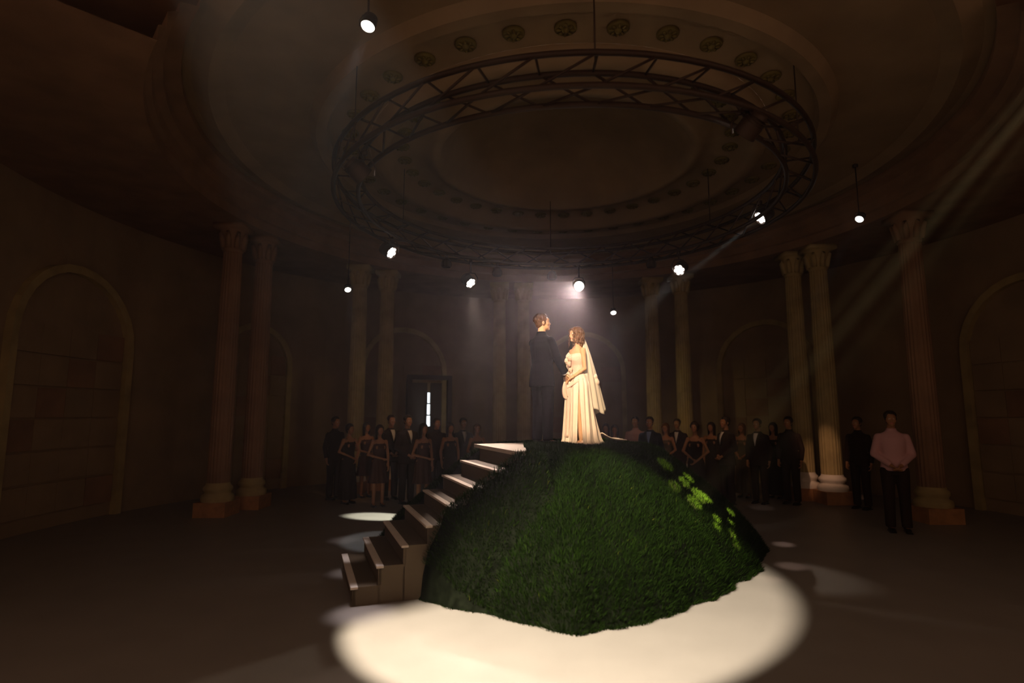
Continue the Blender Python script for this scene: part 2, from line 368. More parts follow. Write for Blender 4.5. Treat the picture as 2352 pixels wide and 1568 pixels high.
def lamp(name, p, t, kind, lit, label, cat, group, hang, s=1.0, body_mat=BLACKM):
    p = Vector(p); d = (Vector(t)-p).normalized(); rt = empty(name, p, label=label, cat=cat, group=group)
    q = d.to_track_quat('Z', 'Y')
    def part(nm, g, m, par=rt, smooth=True):
        o = put(nm, g, m, par, smooth); 
        if par is rt: o.rotation_mode = 'QUATERNION'; o.rotation_quaternion = q
        return o
    r = .115*s
    b = part('housing', G().lathe([(.001, -.22*s), (r*.7, -.22*s), (r*.78, -.16*s), (r, -.1*s), (r, .0), (r*1.03, .012*s), (r*1.03, .02*s), (r*.93, .02*s), (r*.93, 0), (.001, 0)], 24), body_mat)
    for k in range(3): put('cooling_fin', G().lathe([(r*.8, (-.19+.03*k)*s), (r*.98, (-.19+.03*k)*s), (r*.98, (-.185+.03*k)*s), (r*.8, (-.185+.03*k)*s)], 20), body_mat, b)
    if kind == 'par':
        for k in range(7):
            c = (0, 0) if k == 0 else (.066*s*math.cos(k*PI/3), .066*s*math.sin(k*PI/3))
            part('lens', G().lathe([(.001, .018*s), (.018*s, .016*s), (.030*s, .006*s), (.031*s, .0)], 12, (c[0], c[1], 0)), lit)
    else:
        part('lens', G().lathe([(.001, .03*s), (r*.5, .024*s), (r*.86, .008*s), (r*.9, 0)], 24), lit)
    y = G()
    for sd in (-1, 1): y.tube([(sd*r*1.12, 0, 0), (sd*r*1.15, 0, .1*s), (sd*r*.7, 0, .19*s), (0, 0, .2*s)], .010*s, 6)
    put('yoke', y, BLACKM, rt)
    put('clamp', G().tube([(0, 0, .19*s), (0, 0, max(.24*s, hang-.02))], .016*s, 8).box((0, 0, max(.24*s, hang)), (.03, .03, .03)), BLACKM, rt)
    return rt
PL = {'a': 'edge-on lamp at the far left of the ring truss', 'b': 'lit lamp lower left on the ring truss', 'c': 'lit lamp on the ring truss, left of the groom',
      'd': 'lit lamp on the ring truss, right of the bride', 'e': 'lit lamp on the right of the ring truss', 'f': 'edge-on lamp at the upper right of the ring truss'}
for k, (p, t, W, dg) in PAR.items():
    lamp('stage_lamp', p, t, 'par', LAMPC, PL[k]+' with seven cells', 'stage lamp', 'lamps on the ring truss', RC.z-.16-p.z)
lamp('stage_lamp', KEY, (.1, 6.5, 2.6), 'spot', LAMPK, 'brightest stage lamp glaring pink above the bride', 'stage lamp', 'lamps on the ring truss', RC.z-.16-KEY.z, .9)
for px, py, lab in ((1025, 612, 'unlit lamp under the truss left of the groom'), (1142, 632, 'unlit lamp under the truss above the groom'), (1268, 640, 'unlit lamp under the truss just left of the glaring one'),
                    (1496, 612, 'unlit lamp under the truss just left of the right-hand lit one')):
    p = on_ring(px, py); lamp('stage_lamp', p, (p.x, p.y, 0), 'par', BLACKM, lab, 'stage lamp', 'lamps on the ring truss', RC.z-.16-p.z, .7)
HL = {'near': 'large oval spotlight at the top left of the hall', 'left': 'small oval spotlight low at left, above the left guests', 'back': 'small oval spotlight right of the bride, low on the back wall',
      'right': 'oval spotlight at far right with a thin beam'}
for k, (p, t, W, dg) in HEADS.items():
    lamp('moving_spotlight', p, t, 'head', LAMPW, HL[k], 'spotlight', 'spotlights round the colonnade', 6.18-p.z if (Vector((p.x, p.y, 0))-HC).length < 5.6 else 5.58-p.z, .62 if k == 'near' else .62)
lamp('moving_spotlight', FRONT[0], FRONT[1], 'head', LAMPW, 'large spotlight hung over the front of the hall', 'spotlight', 'spotlights round the colonnade', .35, 1)
lamp('moving_spotlight', SIDE, (2.4, 7.25, .9), 'head', LAMPW, 'added spotlight out of view over the front right, aimed at the flank of the mound', 'spotlight', 'spotlights round the colonnade', .35, .8)
wl = lamp('moving_spotlight', WARM[0], WARM[1], 'head', LAMPW, 'spotlight hung over the front, aimed at the couple', 'spotlight', 'spotlights round the colonnade', .35, 1)
fl = [o for o in bpy.data.objects if o.get('label') == 'large spotlight hung over the front of the hall'][0]
lp = ahead(FRONT[0], FRONT[1], .15)     # unseen flag added to keep this lamp's light off the stairs
d1 = (Vector((-1.5, 5.3, 0))-lp).normalized(); d2 = (Vector((.6, 6.45, 1.45))-lp).normalized()
c1 = lp+(d1-(d2-d1)*1.2)*.34; c2 = lp+(d2+(d2-d1)*2.2)*.34; nn = d1.cross(d2).normalized()
if nn.dot(Vector((-1, 7, 0))-lp) < 0: nn = -nn
V_ = [c-FRONT[0]+nn*k+e for e in (Vector((0, 0, 0)), (FRONT[0]-FRONT[1]).normalized()*.004) for c, k in ((c1, 0), (c2, 0), (c2, .42), (c1, .42))]
put('added_flag', G().add(V_, [(0, 1, 2, 3), (7, 6, 5, 4), (0, 4, 5, 1), (1, 5, 6, 2), (2, 6, 7, 3), (3, 7, 4, 0)]), BLACKM, fl, smooth=False)

# ------------------------------------------------------------------ grassy mound and stairs
MC = Vector((.8, 8.0, 0)); MH = 1.44
_ang = np.radians([0, 8, 35, 90, 150, 180, 206, 222, 234, 243, 249, 257, 265, 276, 297, 320, 349, 360]); _rad = np.array([2.62, 2.78, 2.8, 2.8, 2.8, 2.7, 2.58, 2.56, 2.62, 2.6, 2.58, 2.74, 2.92, 2.66, 2.32, 2.2, 2.4, 2.62])
def Rb(a):
    a = np.mod(a, 2*PI); wob = .02*np.sin(a*13+1)+.018*np.sin(a*29)+.012*np.sin(a*61)
    return np.interp(a, _ang, _rad)+wob
_t = np.array([0, .3, .4, .48, .575, .75, .87, .96, 1.0, 1.2]); _h = np.array([1, 1, .985, .93, .8, .53, .33, .12, -.01, -.3])
S_E = np.array([.34, -.94]); S_D = np.array([-.94, -.34]); S_B = np.array([.05, 6.42]); SW = 1.45; ST = .245; NR = 8; SR = MH/NR
def stair_uv(x, y):   # u: distance going down from the top nose, v: distance from the near edge to the far edge (0..SW)
    dx = x-S_B[0]; dy = y-S_B[1]; return dx*S_D[0]+dy*S_D[1], -(dx*S_E[0]+dy*S_E[1])
def hump(x, y):
    dx = x-MC.x; dy = y-MC.y; a = np.arctan2(dy, dx); r = np.hypot(dx, dy); t = r/Rb(a)
    h = np.interp(t, _t, _h)*MH+.02*np.sin(x*3.1+1)*np.sin(y*2.7)+.012*np.sin(x*7.3)*np.sin(y*6.1+2)
    u, v = stair_uv(x, y)
    side = MH-np.clip(u, 0, 9)*(SR/ST)*.96                      # grass banked against the near side of the steps
    q = np.clip(-v/.75, 0, 1); k = 1-q*q*(3-2*q)
    h = np.where((v < 0) & (u > -.3), np.maximum(h, side*k*np.clip((1.06-t)/.12, 0, 1)), h)
    return np.where(t > 1.0, np.minimum(h, -.02), h), t
mound = empty('grass_mound', MC, label='round grass-covered mound the couple stands on', cat='mound')
nr, na = 60, 160; V = []
for i in range(nr+1):
    for j in range(na):
        a = 2*PI*j/na; rr = Rb(np.array([a]))[0]*1.02*i/nr; x = MC.x+rr*math.cos(a); y = MC.y+rr*math.sin(a)
        z = float(hump(np.array([x]), np.array([y]))[0][0]); u, v = stair_uv(x, y)
        if -.05 < v < SW+.3 and u > -(.15+.38*v): z = min(z, MH-max(0, u)*(SR/ST)-.22)
        V.append((x-MC.x, y-MC.y, max(z, -.03) if i < nr else -.03))
Fs = [(i*na+j, i*na+(j+1) % na, (i+1)*na+(j+1) % na, (i+1)*na+j) for i in range(nr) for j in range(na)]
put('soil', G().add(V, Fs), SOIL, mound)
def blades(n, seed, lean, hgt, w_, xr=None):
    r_ = np.random.default_rng(seed); x = r_.uniform(MC.x-3.1, MC.x+3.1, n); y = r_.uniform(MC.y-3.1, MC.y+3.1, n)
    h, t = hump(x, y); u, v = stair_uv(x, y)
    keep = (t < 1.005) & ~((v > -.02) & (v < SW+.3) & (u > -(.1+.38*v))) & ((y < MC.y+1.2) | (h > 1.2))
    x, y, h, t = x[keep], y[keep], h[keep], t[keep]; n = len(x)
    e = .02; hx = (hump(x+e, y)[0]-h)/e; hy = (hump(x, y+e)[0]-h)/e
    nx, ny = -np.clip(hx, -2, 2), -np.clip(hy, -2, 2)
    az = r_.uniform(0, 2*PI, n); L = hgt*r_.uniform(.55, 1.3, n); W_ = w_*r_.uniform(.7, 1.3, n)
    la = r_.uniform(0, 2*PI, n); ll = lean*r_.uniform(.2, 1, n)
    base = np.stack([x, y, np.maximum(h, 0)-.01], 1)
    grow = np.stack([nx*.35+np.cos(la)*ll, ny*.35+np.sin(la)*ll, np.ones(n)], 1); grow /= np.linalg.norm(grow, axis=1)[:, None]
    droop = np.stack([nx*.5+np.cos(la)*ll*2, ny*.5+np.sin(la)*ll*2, np.full(n, .55)], 1); droop /= np.linalg.norm(droop, axis=1)[:, None]
    side = np.stack([np.cos(az), np.sin(az), np.zeros(n)], 1)*W_[:, None]/2
    mid = base+grow*L[:, None]*.55; tip = mid+droop*L[:, None]*.45
    P = np.stack([base-side, base+side, mid+side*.7, mid-side*.7, tip], 1)-np.array([MC.x, MC.y, 0])
    P = P.reshape(-1, 3)
    me = bpy.data.meshes.new('grass'); me.vertices.add(len(P)); me.vertices.foreach_set('co', P.ravel().astype(np.float32))
    i0 = np.arange(n)*5; loops = np.stack([i0, i0+1, i0+2, i0+3, i0+3, i0+2, i0+4], 1).ravel()
    me.loops.add(len(loops)); me.loops.foreach_set('vertex_index', loops.astype(np.int32))
    ls = np.stack([np.arange(n)*7, np.arange(n)*7+4], 1).ravel(); lt = np.tile([4, 3], n)
    me.polygons.add(2*n); me.polygons.foreach_set('loop_start', ls.astype(np.int32)); me.polygons.foreach_set('loop_total', lt.astype(np.int32))
    clump = .5+.5*np.sin(x*5+np.sin(y*4))*np.sin(y*6+1); tv = np.clip(r_.beta(1.6, 3, n)*.8+.2*clump, 0, 1)
    at_ = me.attributes.new('tint', 'FLOAT', 'POINT'); at_.data.foreach_set('value', np.repeat(tv, 5).astype(np.float32))
    me.update(); me.validate(); me.materials.append(GR); return me
tag(link('grass', blades(430000, 3, .45, .066, .0085), None, mound), kind='stuff')

stairs = empty('stairs', (S_B[0], S_B[1], 0), label='white stairs climbing the left side of the mound', cat='stairs')
def sb(u, v, z): p = S_B+S_D*u-S_E*v; return (p[0]-S_B[0], p[1]-S_B[1], z)
def prism(poly, z0, z1):
    n = len(poly); V = [sb(u, v, z0) for u, v in poly]+[sb(u, v, z1) for u, v in poly]
    return G().add(V, [tuple(range(n))[::-1], tuple(range(n, 2*n))]+[(i, (i+1) % n, n+(i+1) % n, n+i) for i in range(n)])
put('landing', prism([(0, 0), (0, SW+.25), (-.8, SW+.4), (-.12, 0)], MH-.03, MH+.015), WHITE, stairs, smooth=False)
for k in range(1, NR):
    u0 = (k-1)*ST; z = MH-k*SR
    put('tread', prism([(u0-.02, 0), (u0-.02, SW), (u0+ST+.02, SW), (u0+ST-.05, SW), (u0+ST-.05, 0)], z-.03, z-.002), STAIR_SHADE, stairs, smooth=False)
    put('lit_edge', prism([(u0+ST-.05, 0), (u0+ST-.05, SW), (u0+ST+.02, SW), (u0+ST+.02, 0)], z-.022, z), WHITE, stairs, smooth=False)  # white strip added in place of a lit tread edge
for k in range(NR):
    u0 = k*ST; z = MH-k*SR
    put('riser', prism([(u0-.03, .01), (u0-.03, SW-.01), (u0-.005, SW-.01), (u0-.005, .01)], z-SR, z-.028), STAIR_SHADE, stairs, smooth=False)
for v in (.01, SW-.03):
    g = G()
    for k in range(NR-1):
        a_, b_ = sb(k*ST, v, 0), sb((k+1)*ST, v+.03, 0)
        g.loft([[sb(k*ST-.02, v, z_), sb((k+1)*ST, v, z_), sb((k+1)*ST, v+.02, z_), sb(k*ST-.02, v+.02, z_)] for z_ in (0, MH-(k+1)*SR-.03)])
    put('side_panel', g, STAIR_SHADE, stairs, smooth=False)

# ------------------------------------------------------------------ people
def rotz(p, a): c, s = math.cos(a), math.sin(a); return (p[0]*c-p[1]*s, p[0]*s+p[1]*c, p[2])
HEADC = Vector((0, -.012, 1.675))
def head(g, s, yaw, tilt, fem, dy=0):
    R = Matrix.Rotation(yaw, 3, 'Z') @ Matrix.Rotation(tilt, 3, 'X'); c = Vector((HEADC.x, HEADC.y+dy, HEADC.z))*s
    def E(p, r, n=14): g.ell(c+R @ (Vector(p)*s), [q*s for q in r], R, n, 10)
    k = .94 if fem else 1
    E((0, .012, .028), (.077*k, .098, .092)); E((0, -.035, .01), (.066*k, .058, .075)); E((0, -.03, -.055), (.054*k, .055, .052))
    E((0, -.068, -.088), (.024*k, .022, .02)); E((0, -.078, .035), (.05*k, .018, .03)); E((.045*k, -.055, -.022), (.022, .022, .022)); E((-.045*k, -.055, -.022), (.022, .022, .022))
    g.tube([c+R @ (Vector((0, -.088, .018))*s), c+R @ (Vector((0, -.102, -.022))*s), c+R @ (Vector((0, -.095, -.034))*s)], [.007*s, .011*s, .011*s], 8)
    g.ell(c+R @ (Vector((0, -.101, -.024))*s), .010*s, n=8, m=6)
    E((0, -.088, -.052), (.021, .012, .006)); E((0, -.086, -.062), (.019, .012, .007))
    for sd in (-1, 1):
        E((sd*.078*k, .012, -.005), (.009, .019, .030), 10); E((sd*.03, -.083, .012), (.013, .010, .009), 10)
    return c, R
def hand(g, w_, d, palm_n, s, curl=.5):
    w_ = Vector(w_); d = Vector(d).normalized(); pn = Vector(palm_n); pn = (pn-d*pn.dot(d)).normalized(); sd = d.cross(pn)
    R = Matrix((sd, pn, d)).transposed()
    g.ell(w_+d*.045*s, (.038*s, .016*s, .052*s), R, 10, 8)
    for i, (o, L) in enumerate(((-.029, .065), (-.010, .078), (.010, .074), (.028, .058))):
        p0 = w_+d*.075*s+sd*o*s; p1 = p0+(d*.9+pn*curl*.4).normalized()*L*.45*s; p2 = p1+(d*.6+pn*curl).normalized()*L*.35*s; p3 = p2+(d*.2+pn*curl*1.4).normalized()*L*.25*s
        g.chain([p0, p1, p2, p3], [.0095*s, .009*s, .008*s, .0072*s], 8)
    p0 = w_+d*.02*s-sd*.03*s; p1 = p0+(d*.6-sd*.7+pn*.3).normalized()*.035*s; p2 = p1+(d*.9-sd*.1+pn*.4).normalized()*.03*s
    g.chain([p0, p1, p2], [.013*s, .010*s, .0085*s], 8)
def body(s, fem, arms, yaw=0, tilt=0, legs=None, voxel=.012, skin=SKIN2, lip=LIPM, palm=None):
    g = G(); S = lambda p: tuple(q*s for q in p)
    sh = .165 if fem else .19
    L = [(.86, .12, .09, 0, .01), (.93, .165, .115, 0, .012), (1.0, .16, .115, 0, .01), (1.10, .118 if fem else .14, .09, 0, 0), (1.2, .125 if fem else .15, .10, 0, 0), (1.32, .15 if fem else .172, .115, 0, 0), (1.42, .15 if fem else .16, .085, 0, .005), (1.475, .085, .07, 0, .01), (1.5, .06, .055, 0, .012)]
    g.eloft([tuple(q*s for q in l) for l in L])
    if fem:
        for sd in (-1, 1): g.ell(S((sd*.065, -.085, 1.30)), (.055*s, .045*s, .055*s))
    g.chain([S((0, .015, 1.45)), S((0, .005, 1.60))], [.056*s*(.88 if fem else 1.05), .05*s*(.88 if fem else 1.05)])
    c, R = head(g, s, yaw, tilt, fem)
    if legs is None: legs = [[(.09, 0, .92), (.095, -.01, .5), (.10, .01, .09)], [(-.09, 0, .92), (-.095, -.01, .5), (-.10, .01, .09)]]
    for P in legs:
        g.chain([S(p) for p in P], [.082*s, .053*s, .036*s]); k, a = Vector(P[1]), Vector(P[2]); g.ell(tuple((k*.68+a*.32+Vector((0, .012, 0)))*s), (.05*s, .052*s, .10*s))
        a = P[2]; g.ell(S((a[0], a[1]-.055, .038)), (.04*s, .115*s, .034*s)); g.ell(S((a[0], a[1]+.01, .045)), (.036*s, .04*s, .045*s))
    for i, (e, w_) in enumerate(arms):
        sd = 1 if i == 0 else -1; s0 = Vector((sd*(sh-.015)*s, .005*s, (1.425 if fem else 1.395)*s)); e = Vector(e); w_ = Vector(w_)
        g.chain([s0, e, w_], [(.045 if fem else .048)*s, (.035 if fem else .04)*s, (.023 if fem else .027)*s])
        g.ell(e*.65+w_*.35, (.034*s if fem else .04*s))
        hand(g, w_, (w_-e), palm[i] if palm else (-sd, -.3, 0), s*(.92 if fem else 1))
    me = remesh(g, 'body', voxel, 1)
    for m_ in (skin, EYEW, IRIS, lip): me.materials.append(m_)
    n = len(me.polygons); ctr = np.zeros(n*3, np.float32); me.polygons.foreach_get('center', ctr); ctr = ctr.reshape(-1, 3)
    Rn = np.array(R).T; loc = ((ctr-np.array(c)) @ Rn.T)/s
    idx = np.zeros(n, np.int32)
    idx[(((loc[:, 0])/.024)**2+((loc[:, 2]+.057)/.011)**2 < 1) & (loc[:, 1] < -.07)] = 3
    for sd in (-1, 1):
        d = np.hypot((loc[:, 0]-sd*.031)/.013, (loc[:, 2]-.012)/.0065); idx[(d < 1) & (loc[:, 1] < -.05)] = 1
        d = np.hypot((loc[:, 0]-sd*.031), (loc[:, 2]-.012)); idx[(d < .0062) & (loc[:, 1] < -.05)] = 2
    me.polygons.foreach_set('material_index', idx)
    return me, c, R, sh
def hair_short(c, R, s, voxel=.008, seed=1, vol=1.0):
    g = G(); r_ = random.Random(seed); T = lambda p: c+R @ (Vector(p)*s)
    g.ell(T((0, .025, .04)), (.084*s*vol, .096*s*vol, .088*s*vol), R, 16, 12); g.ell(T((0, .055, -.01)), (.07*s, .055*s, .065*s), R, 14, 10)
    for i in range(110):
        a = r_.uniform(-PI, PI); ex = r_.uniform(.55, 1.0)
        front = math.cos(a) > .55       # towards the face (-y)
        e1 = (.95 if front else 1.55)*ex
        pts = []
        for t in (0, .3, .6, .85, 1):
            ph = .12+e1*t; dx = math.sin(ph)*math.sin(a+.25*t); dy = -math.sin(ph)*math.cos(a+.25*t); dz = math.cos(ph)
            k = 1.04+.05*r_.random()
            pts.append(T((dx*.083*k*vol, .022+dy*.098*k*vol, .035+dz*.094*k*vol)))
        g.tube(pts, [.008*s, .011*s, .011*s, .009*s, .004*s], 6)
    for sd in (-1, 1): g.ell(T((sd*.073, -.012, .01)), (.010*s, .018*s, .032*s), R, 8, 6)
    return remesh(g, 'hair', voxel, 1)
def hair_long(c, R, s, voxel=.009, seed=1, L=.34, curls=False, up=False):
    g = G(); r_ = random.Random(seed); T = lambda p: c+R @ (Vector(p)*s)
    g.ell(T((0, .026, .04)), (.086*s, .098*s, .088*s), R, 16, 12); g.ell(T((0, .06, -.02)), (.074*s, .06*s, .085*s), R, 14, 10)
    g.ell(T((0, .0, .052)), (.076*s, .084*s, .080*s), R, 16, 12)
    if up: g.ell(T((0, .12, .02)), (.05*s, .05*s, .05*s), R)
    else: g.ell(T((0, .075, -.12)), (.075*s, .045*s, .12*s), R); 
    for i in range(70):
        a = r_.uniform(.75, 2*PI-.75); pts = []; rr = []
        LL = L*r_.uniform(.75, 1.05); ph0 = r_.uniform(0, 6)
        if up: LL *= .3
        for t in range(9):
            t /= 8
            if t < .35:
                ph = .1+1.5*t/.35; dx, dy, dz = math.sin(ph)*math.sin(a), -math.sin(ph)*math.cos(a), math.cos(ph); p = (dx*.088, .025+dy*.102, .035+dz*.097)
            else:
                q = (t-.35)/.65; wv = .010*math.sin(q*9+ph0); p = (math.sin(a)*(.088-.01*q)+wv, .025-math.cos(a)*.10*(1-.1*q)+wv+.02*q, .03-q*LL)
            pts.append(T(p)); rr.append((.012-.006*t)*s)
        g.tube(pts, rr, 6)
    if curls:
        for (x, y, L2, am) in ((.066, -.085, .25, .011), (.078, -.065, .21, .010), (-.066, -.085, .24, .011), (-.075, -.07, .2, .010), (.072, -.075, .16, .009)):
            pts = [T((x*.3, -.07, .105)), T((x*.8, -.095, .07))]+[T((x+am*math.cos(q*2.2), y+am*math.sin(q*2.2), .03-L2*q/11)) for q in range(12)]
            g.tube(pts, [.008*s]*3+[.0065*s]*(len(pts)-3), 6)
    return remesh(g, 'hair', voxel, 1)
def trousers(s, legs=None, voxel=.012, wide=1):
    g = G(); S = lambda p: tuple(q*s for q in p)
    legs = legs or [[(.095, 0, .9), (.10, -.01, .5), (.105, .01, .07)], [(-.095, 0, .9), (-.10, -.01, .5), (-.105, .01, .07)]]
    g.eloft([tuple(q*s for q in l) for l in ((.84, .14, .11, 0, .01), (.93, .18, .13, 0, .012), (1.03, .165, .12, 0, .01), (1.06, .16, .115, 0, .005))])
    for P in legs: g.tube([S(p) for p in P], [.10*s*wide, .077*s*wide, .07*s*wide], 14); g.ell(S(P[0]), .10*s*wide)
    return remesh(g, 'trousers', voxel, 1)
def jacket(s, arms, sh=.19, voxel=.012, fem=False, sleeves=True, hem=.80, fit=1.0):
    g = G(); L = [(hem, .205, .15, 0, .012), (.90, .20, .145, 0, .012), (1.0, .185, .138, 0, .01), (1.10, .168, .125, 0, .0), (1.2, .178, .13, 0, 0), (1.32, .198, .14, 0, 0), (1.40, .205, .128, 0, .005), (1.46, .165, .10, 0, .01), (1.495, .095, .078, 0, .014), (1.53, .07, .068, 0, .014)]
    g.eloft([(z*s, rx*s*fit, ry*s*fit, 0, cy*s) for z, rx, ry, cx, cy in L], 32)
    for i, (e, w_) in enumerate(arms):
        sd = 1 if i == 0 else -1; s0 = Vector((sd*(sh-.012)*s, .005*s, 1.405*s)); e = Vector(e); w_ = Vector(w_)
        if sleeves is True: g.chain([s0, e], [.064*s, .057*s], 14); g.tube([e, e*.1+w_*.9+Vector((0, 0, 0))], [.056*s, .043*s], 14)
        elif sleeves == 'short': m_ = s0*.35+e*.65; g.tube([s0, m_], [.064*s, .06*s], 12); g.ell(s0, .064*s)
    return remesh(g, 'jacket', voxel, 5)
VR = ((0, -.078, .05), (-.07, -.128, .042), (-.15, -.153, .026), (-.27, -.160, .004))
def vfront(s, z=1.49):   # the shirt in the opening of a jacket
    return G().loft([[(-w_*s, y*s, (z+dz)*s), (w_*s, y*s, (z+dz)*s), (w_*.9*s, (y+.05)*s, (z+dz)*s), (-w_*.9*s, (y+.05)*s, (z+dz)*s)] for dz, y, w_ in VR])
def lapel(s, sd, z=1.49):
    return G().loft([[(sd*w_*s, (y-.005)*s, (z+dz)*s), (sd*(w_+o)*s, (y+.015)*s, (z+dz-.01)*s), (sd*(w_+o)*s, (y+.04)*s, (z+dz-.01)*s), (sd*w_*s, (y+.03)*s, (z+dz)*s)] for (dz, y, w_), o in zip(VR, (.03, .05, .045, .012))])
def shoe(s, a, heel=False):
    g = G(); g.ell((a[0]*s, (a[1]-.06)*s, .035*s), (.05*s, .14*s, .034*s)); g.ell((a[0]*s, (a[1]+.015)*s, .055*s), (.046*s, .05*s, .055*s)); g.box((a[0]*s, (a[1]-.05)*s, .009*s), (.044*s, .125*s, .009*s))
    return remesh(g, 'shoe', .009, 1)
def gown_simple(s, hem, voxel=.014, straps=True, flare=.22, seed=0):
    L = [(hem, flare, flare*.85, 0, .01), (.5, .2 if hem < .4 else flare, .17, 0, .01), (.75, .185, .14, 0, .012), (.93, .178, .128, 0, .012), (1.10, .128, .10, 0, 0), (1.2, .137, .112, 0, 0), (1.30, .158, .135, 0, -.012), (1.37, .15, .11, 0, -.004), (1.385, .13, .095, 0, 0)]
    L = [l for l in L if l[0] >= hem]; rings = []
    for z, rx, ry, cx, cy in L:
        am = .018*max(0, (1-(z-hem)/.6))
        rings.append([((rx+am*math.cos(9*2*PI*j/54+seed))*math.cos(2*PI*j/54)*s, (cy+(ry+am*math.cos(9*2*PI*j/54+seed))*math.sin(2*PI*j/54))*s, z*s) for j in range(54)])
    g = G().loft(rings)
    if straps:
        for sd in (-1, 1): g.tube([(sd*.09*s, -.10*s, 1.36*s), (sd*.10*s, -.05*s, 1.47*s), (sd*.10*s, .05*s, 1.46*s), (sd*.09*s, .09*s, 1.36*s)], .010*s, 6)
    return remesh(g, 'dress', voxel, 1)

# ---- the groom
def local(root, th, p):
    d = Vector(p)-root; c, s = math.cos(-th), math.sin(-th); return Vector((d.x*c-d.y*s, d.x*s+d.y*c, d.z))
gr = at(1247, 1020, 7.95); gr.z = MH+.0; th = math.atan2(.72, -.60); s = 1.83/1.8
HND = at(1303, 868, 7.98)
Lc = lambda px, py, Y: local(gr, th, at(px, py, Y))
garms = [(Lc(1284, 828, 8.28), Lc(1301, 862, 8.12)), (Lc(1283, 828, 7.82), Lc(1298, 860, 7.93))]
groom = empty('person', gr, th, label='young man in a dark navy suit standing on the mound, back to the camera', cat='person')
me, c, R, sh = body(s, False, garms, yaw=-.5, tilt=-.12, voxel=.0065, skin=SKIN, lip=LIPG, palm=[(0, 0, -1), (0, 0, -1)])
link('body', me, None, groom)
link('hair', hair_short(c, R, s, .006, 3, 1.04), HAIRB, groom)
jk = link('jacket', jacket(s, garms, voxel=.008, hem=.79), NAVY, groom)
put('collar', G().eloft([(1.50*s, .075*s, .072*s, 0, .016*s), (1.545*s, .066*s, .066*s, 0, .012*s), (1.55*s, .06*s, .06*s, 0, .012*s), (1.50*s, .06*s, .06*s, 0, .012*s)], 24), NAVY, jk)
put('back_seam', G().tube([(0, .148*s, 1.44*s), (0, .137*s, 1.2*s), (0, .13*s, 1.08*s), (0, .158*s, .93*s), (0, .166*s, .8*s)], .003, 5), NAVY, jk)
for i, (e, w_) in enumerate(garms):
    for k in range(2):
        e_, w2 = Vector(e), Vector(w_); put('button', G().ell(e_*.16+w2*.84+Vector((0, .0, -.04))+(w2-e_)*.06*k, .008), SHOE, jk)
    put('shirt_cuff', G().tube([Vector(e)*.12+Vector(w_)*.88, Vector(e)*.04+Vector(w_)*.96], .038*s, 14), SHIRT, groom)
put('shirt_front', vfront(s), SHIRT, groom)
for sd in (-1, 1): put('lapel', lapel(s, sd), NAVY, jk)
link('trousers', trousers(s, voxel=.009), NAVY, groom)
for sd in (-1, 1): link('shoe', shoe(s, (sd*.1, .01)), SHOE, groom)

# ---- the bride
br = at(1328, 1018, 8.05); br.z = MH; th = math.atan2(-.88, .47); s = 1.66/1.8
Lc = lambda px, py, Y: local(br, th, at(px, py, Y))
barms = [(Lc(1343, 846, 7.92), Lc(1315, 866, 7.93)), (Lc(1318, 840, 8.30), Lc(1309, 864, 8.08))]
bride = empty('person', br, th, label='bride in a strapless ivory gown with long veil facing the groom', cat='person')
legsB = [[(.085, 0, .92), (.12, -.07, .5), (.13, -.03, .09)], [(-.09, 0, .92), (-.07, .02, .5), (-.07, .03, .09)]]
me, c, R, sh = body(s, True, barms, yaw=-.12, tilt=-.04, legs=legsB, voxel=.0065, skin=SKIN, palm=[(0, 0, -1), (0, 0, -1)])
link('body', me, None, bride)
link('hair', hair_long(c, R, s, .0055, 5, .16, curls=True), HAIRG, bride)
# bodice
rings = []
for z, rx, ry, cy in ((.93, .182, .134, .012), (.98, .176, .13, .012), (1.04, .15, .118, .005), (1.10, .124, .096, 0), (1.2, .132, .108, -.002), (1.27, .152, .128, -.010), (1.325, .158, .130, -.014), (1.36, .152, .112, -.006), (1.372, .14, .10, 0)):
    rings.append([(rx*s*math.cos(2*PI*j/40), (cy+ry*math.sin(2*PI*j/40)-(.022*max(0, -math.sin(2*PI*j/40))*abs(math.cos(2*PI*j/40)) if z > 1.22 else 0))*s, z*s+(.012*abs(math.cos(2*PI*j/40))*s if z > 1.35 else 0)) for j in range(40)])
bod = link('bodice', remesh(G().loft(rings), 'bodice', .008, 1), LACE, bride)
def rosette(c_, r, seed):
    g = G(); r_ = random.Random(seed)
    for k in range(3):
        pts = []; n = 18
        for j in range(n):
            a = 2*PI*j/n; rr = r*(.35+.3*k)*(1+.12*math.sin(4*a+k+seed)); pts.append(Vector(c_)+Vector((rr*math.cos(a)*.8, r*(.3-.25*k)*-1, rr*math.sin(a))))
        g.tube(pts, [r*.2*(1+.3*math.sin(j*2.1)) for j in range(n)], 6, closed=True)
    g.ell(c_, (r*.6, r*.3, r*.6)); return g
for k, (x, y, z, r) in enumerate(((-.02, -.155, 1.335, .05), (.03, -.165, 1.30, .045), (-.045, -.165, 1.27, .05), (.005, -.16, 1.225, .047), (-.05, -.135, 1.19, .045), (.0, -.13, 1.13, .045), (-.045, -.125, 1.08, .042), (.02, -.12, 1.04, .04))):
    put('fabric_rose', rosette((x*s, y*s, z*s), r*s, k), SATIN if k % 2 else GOWN, bod)
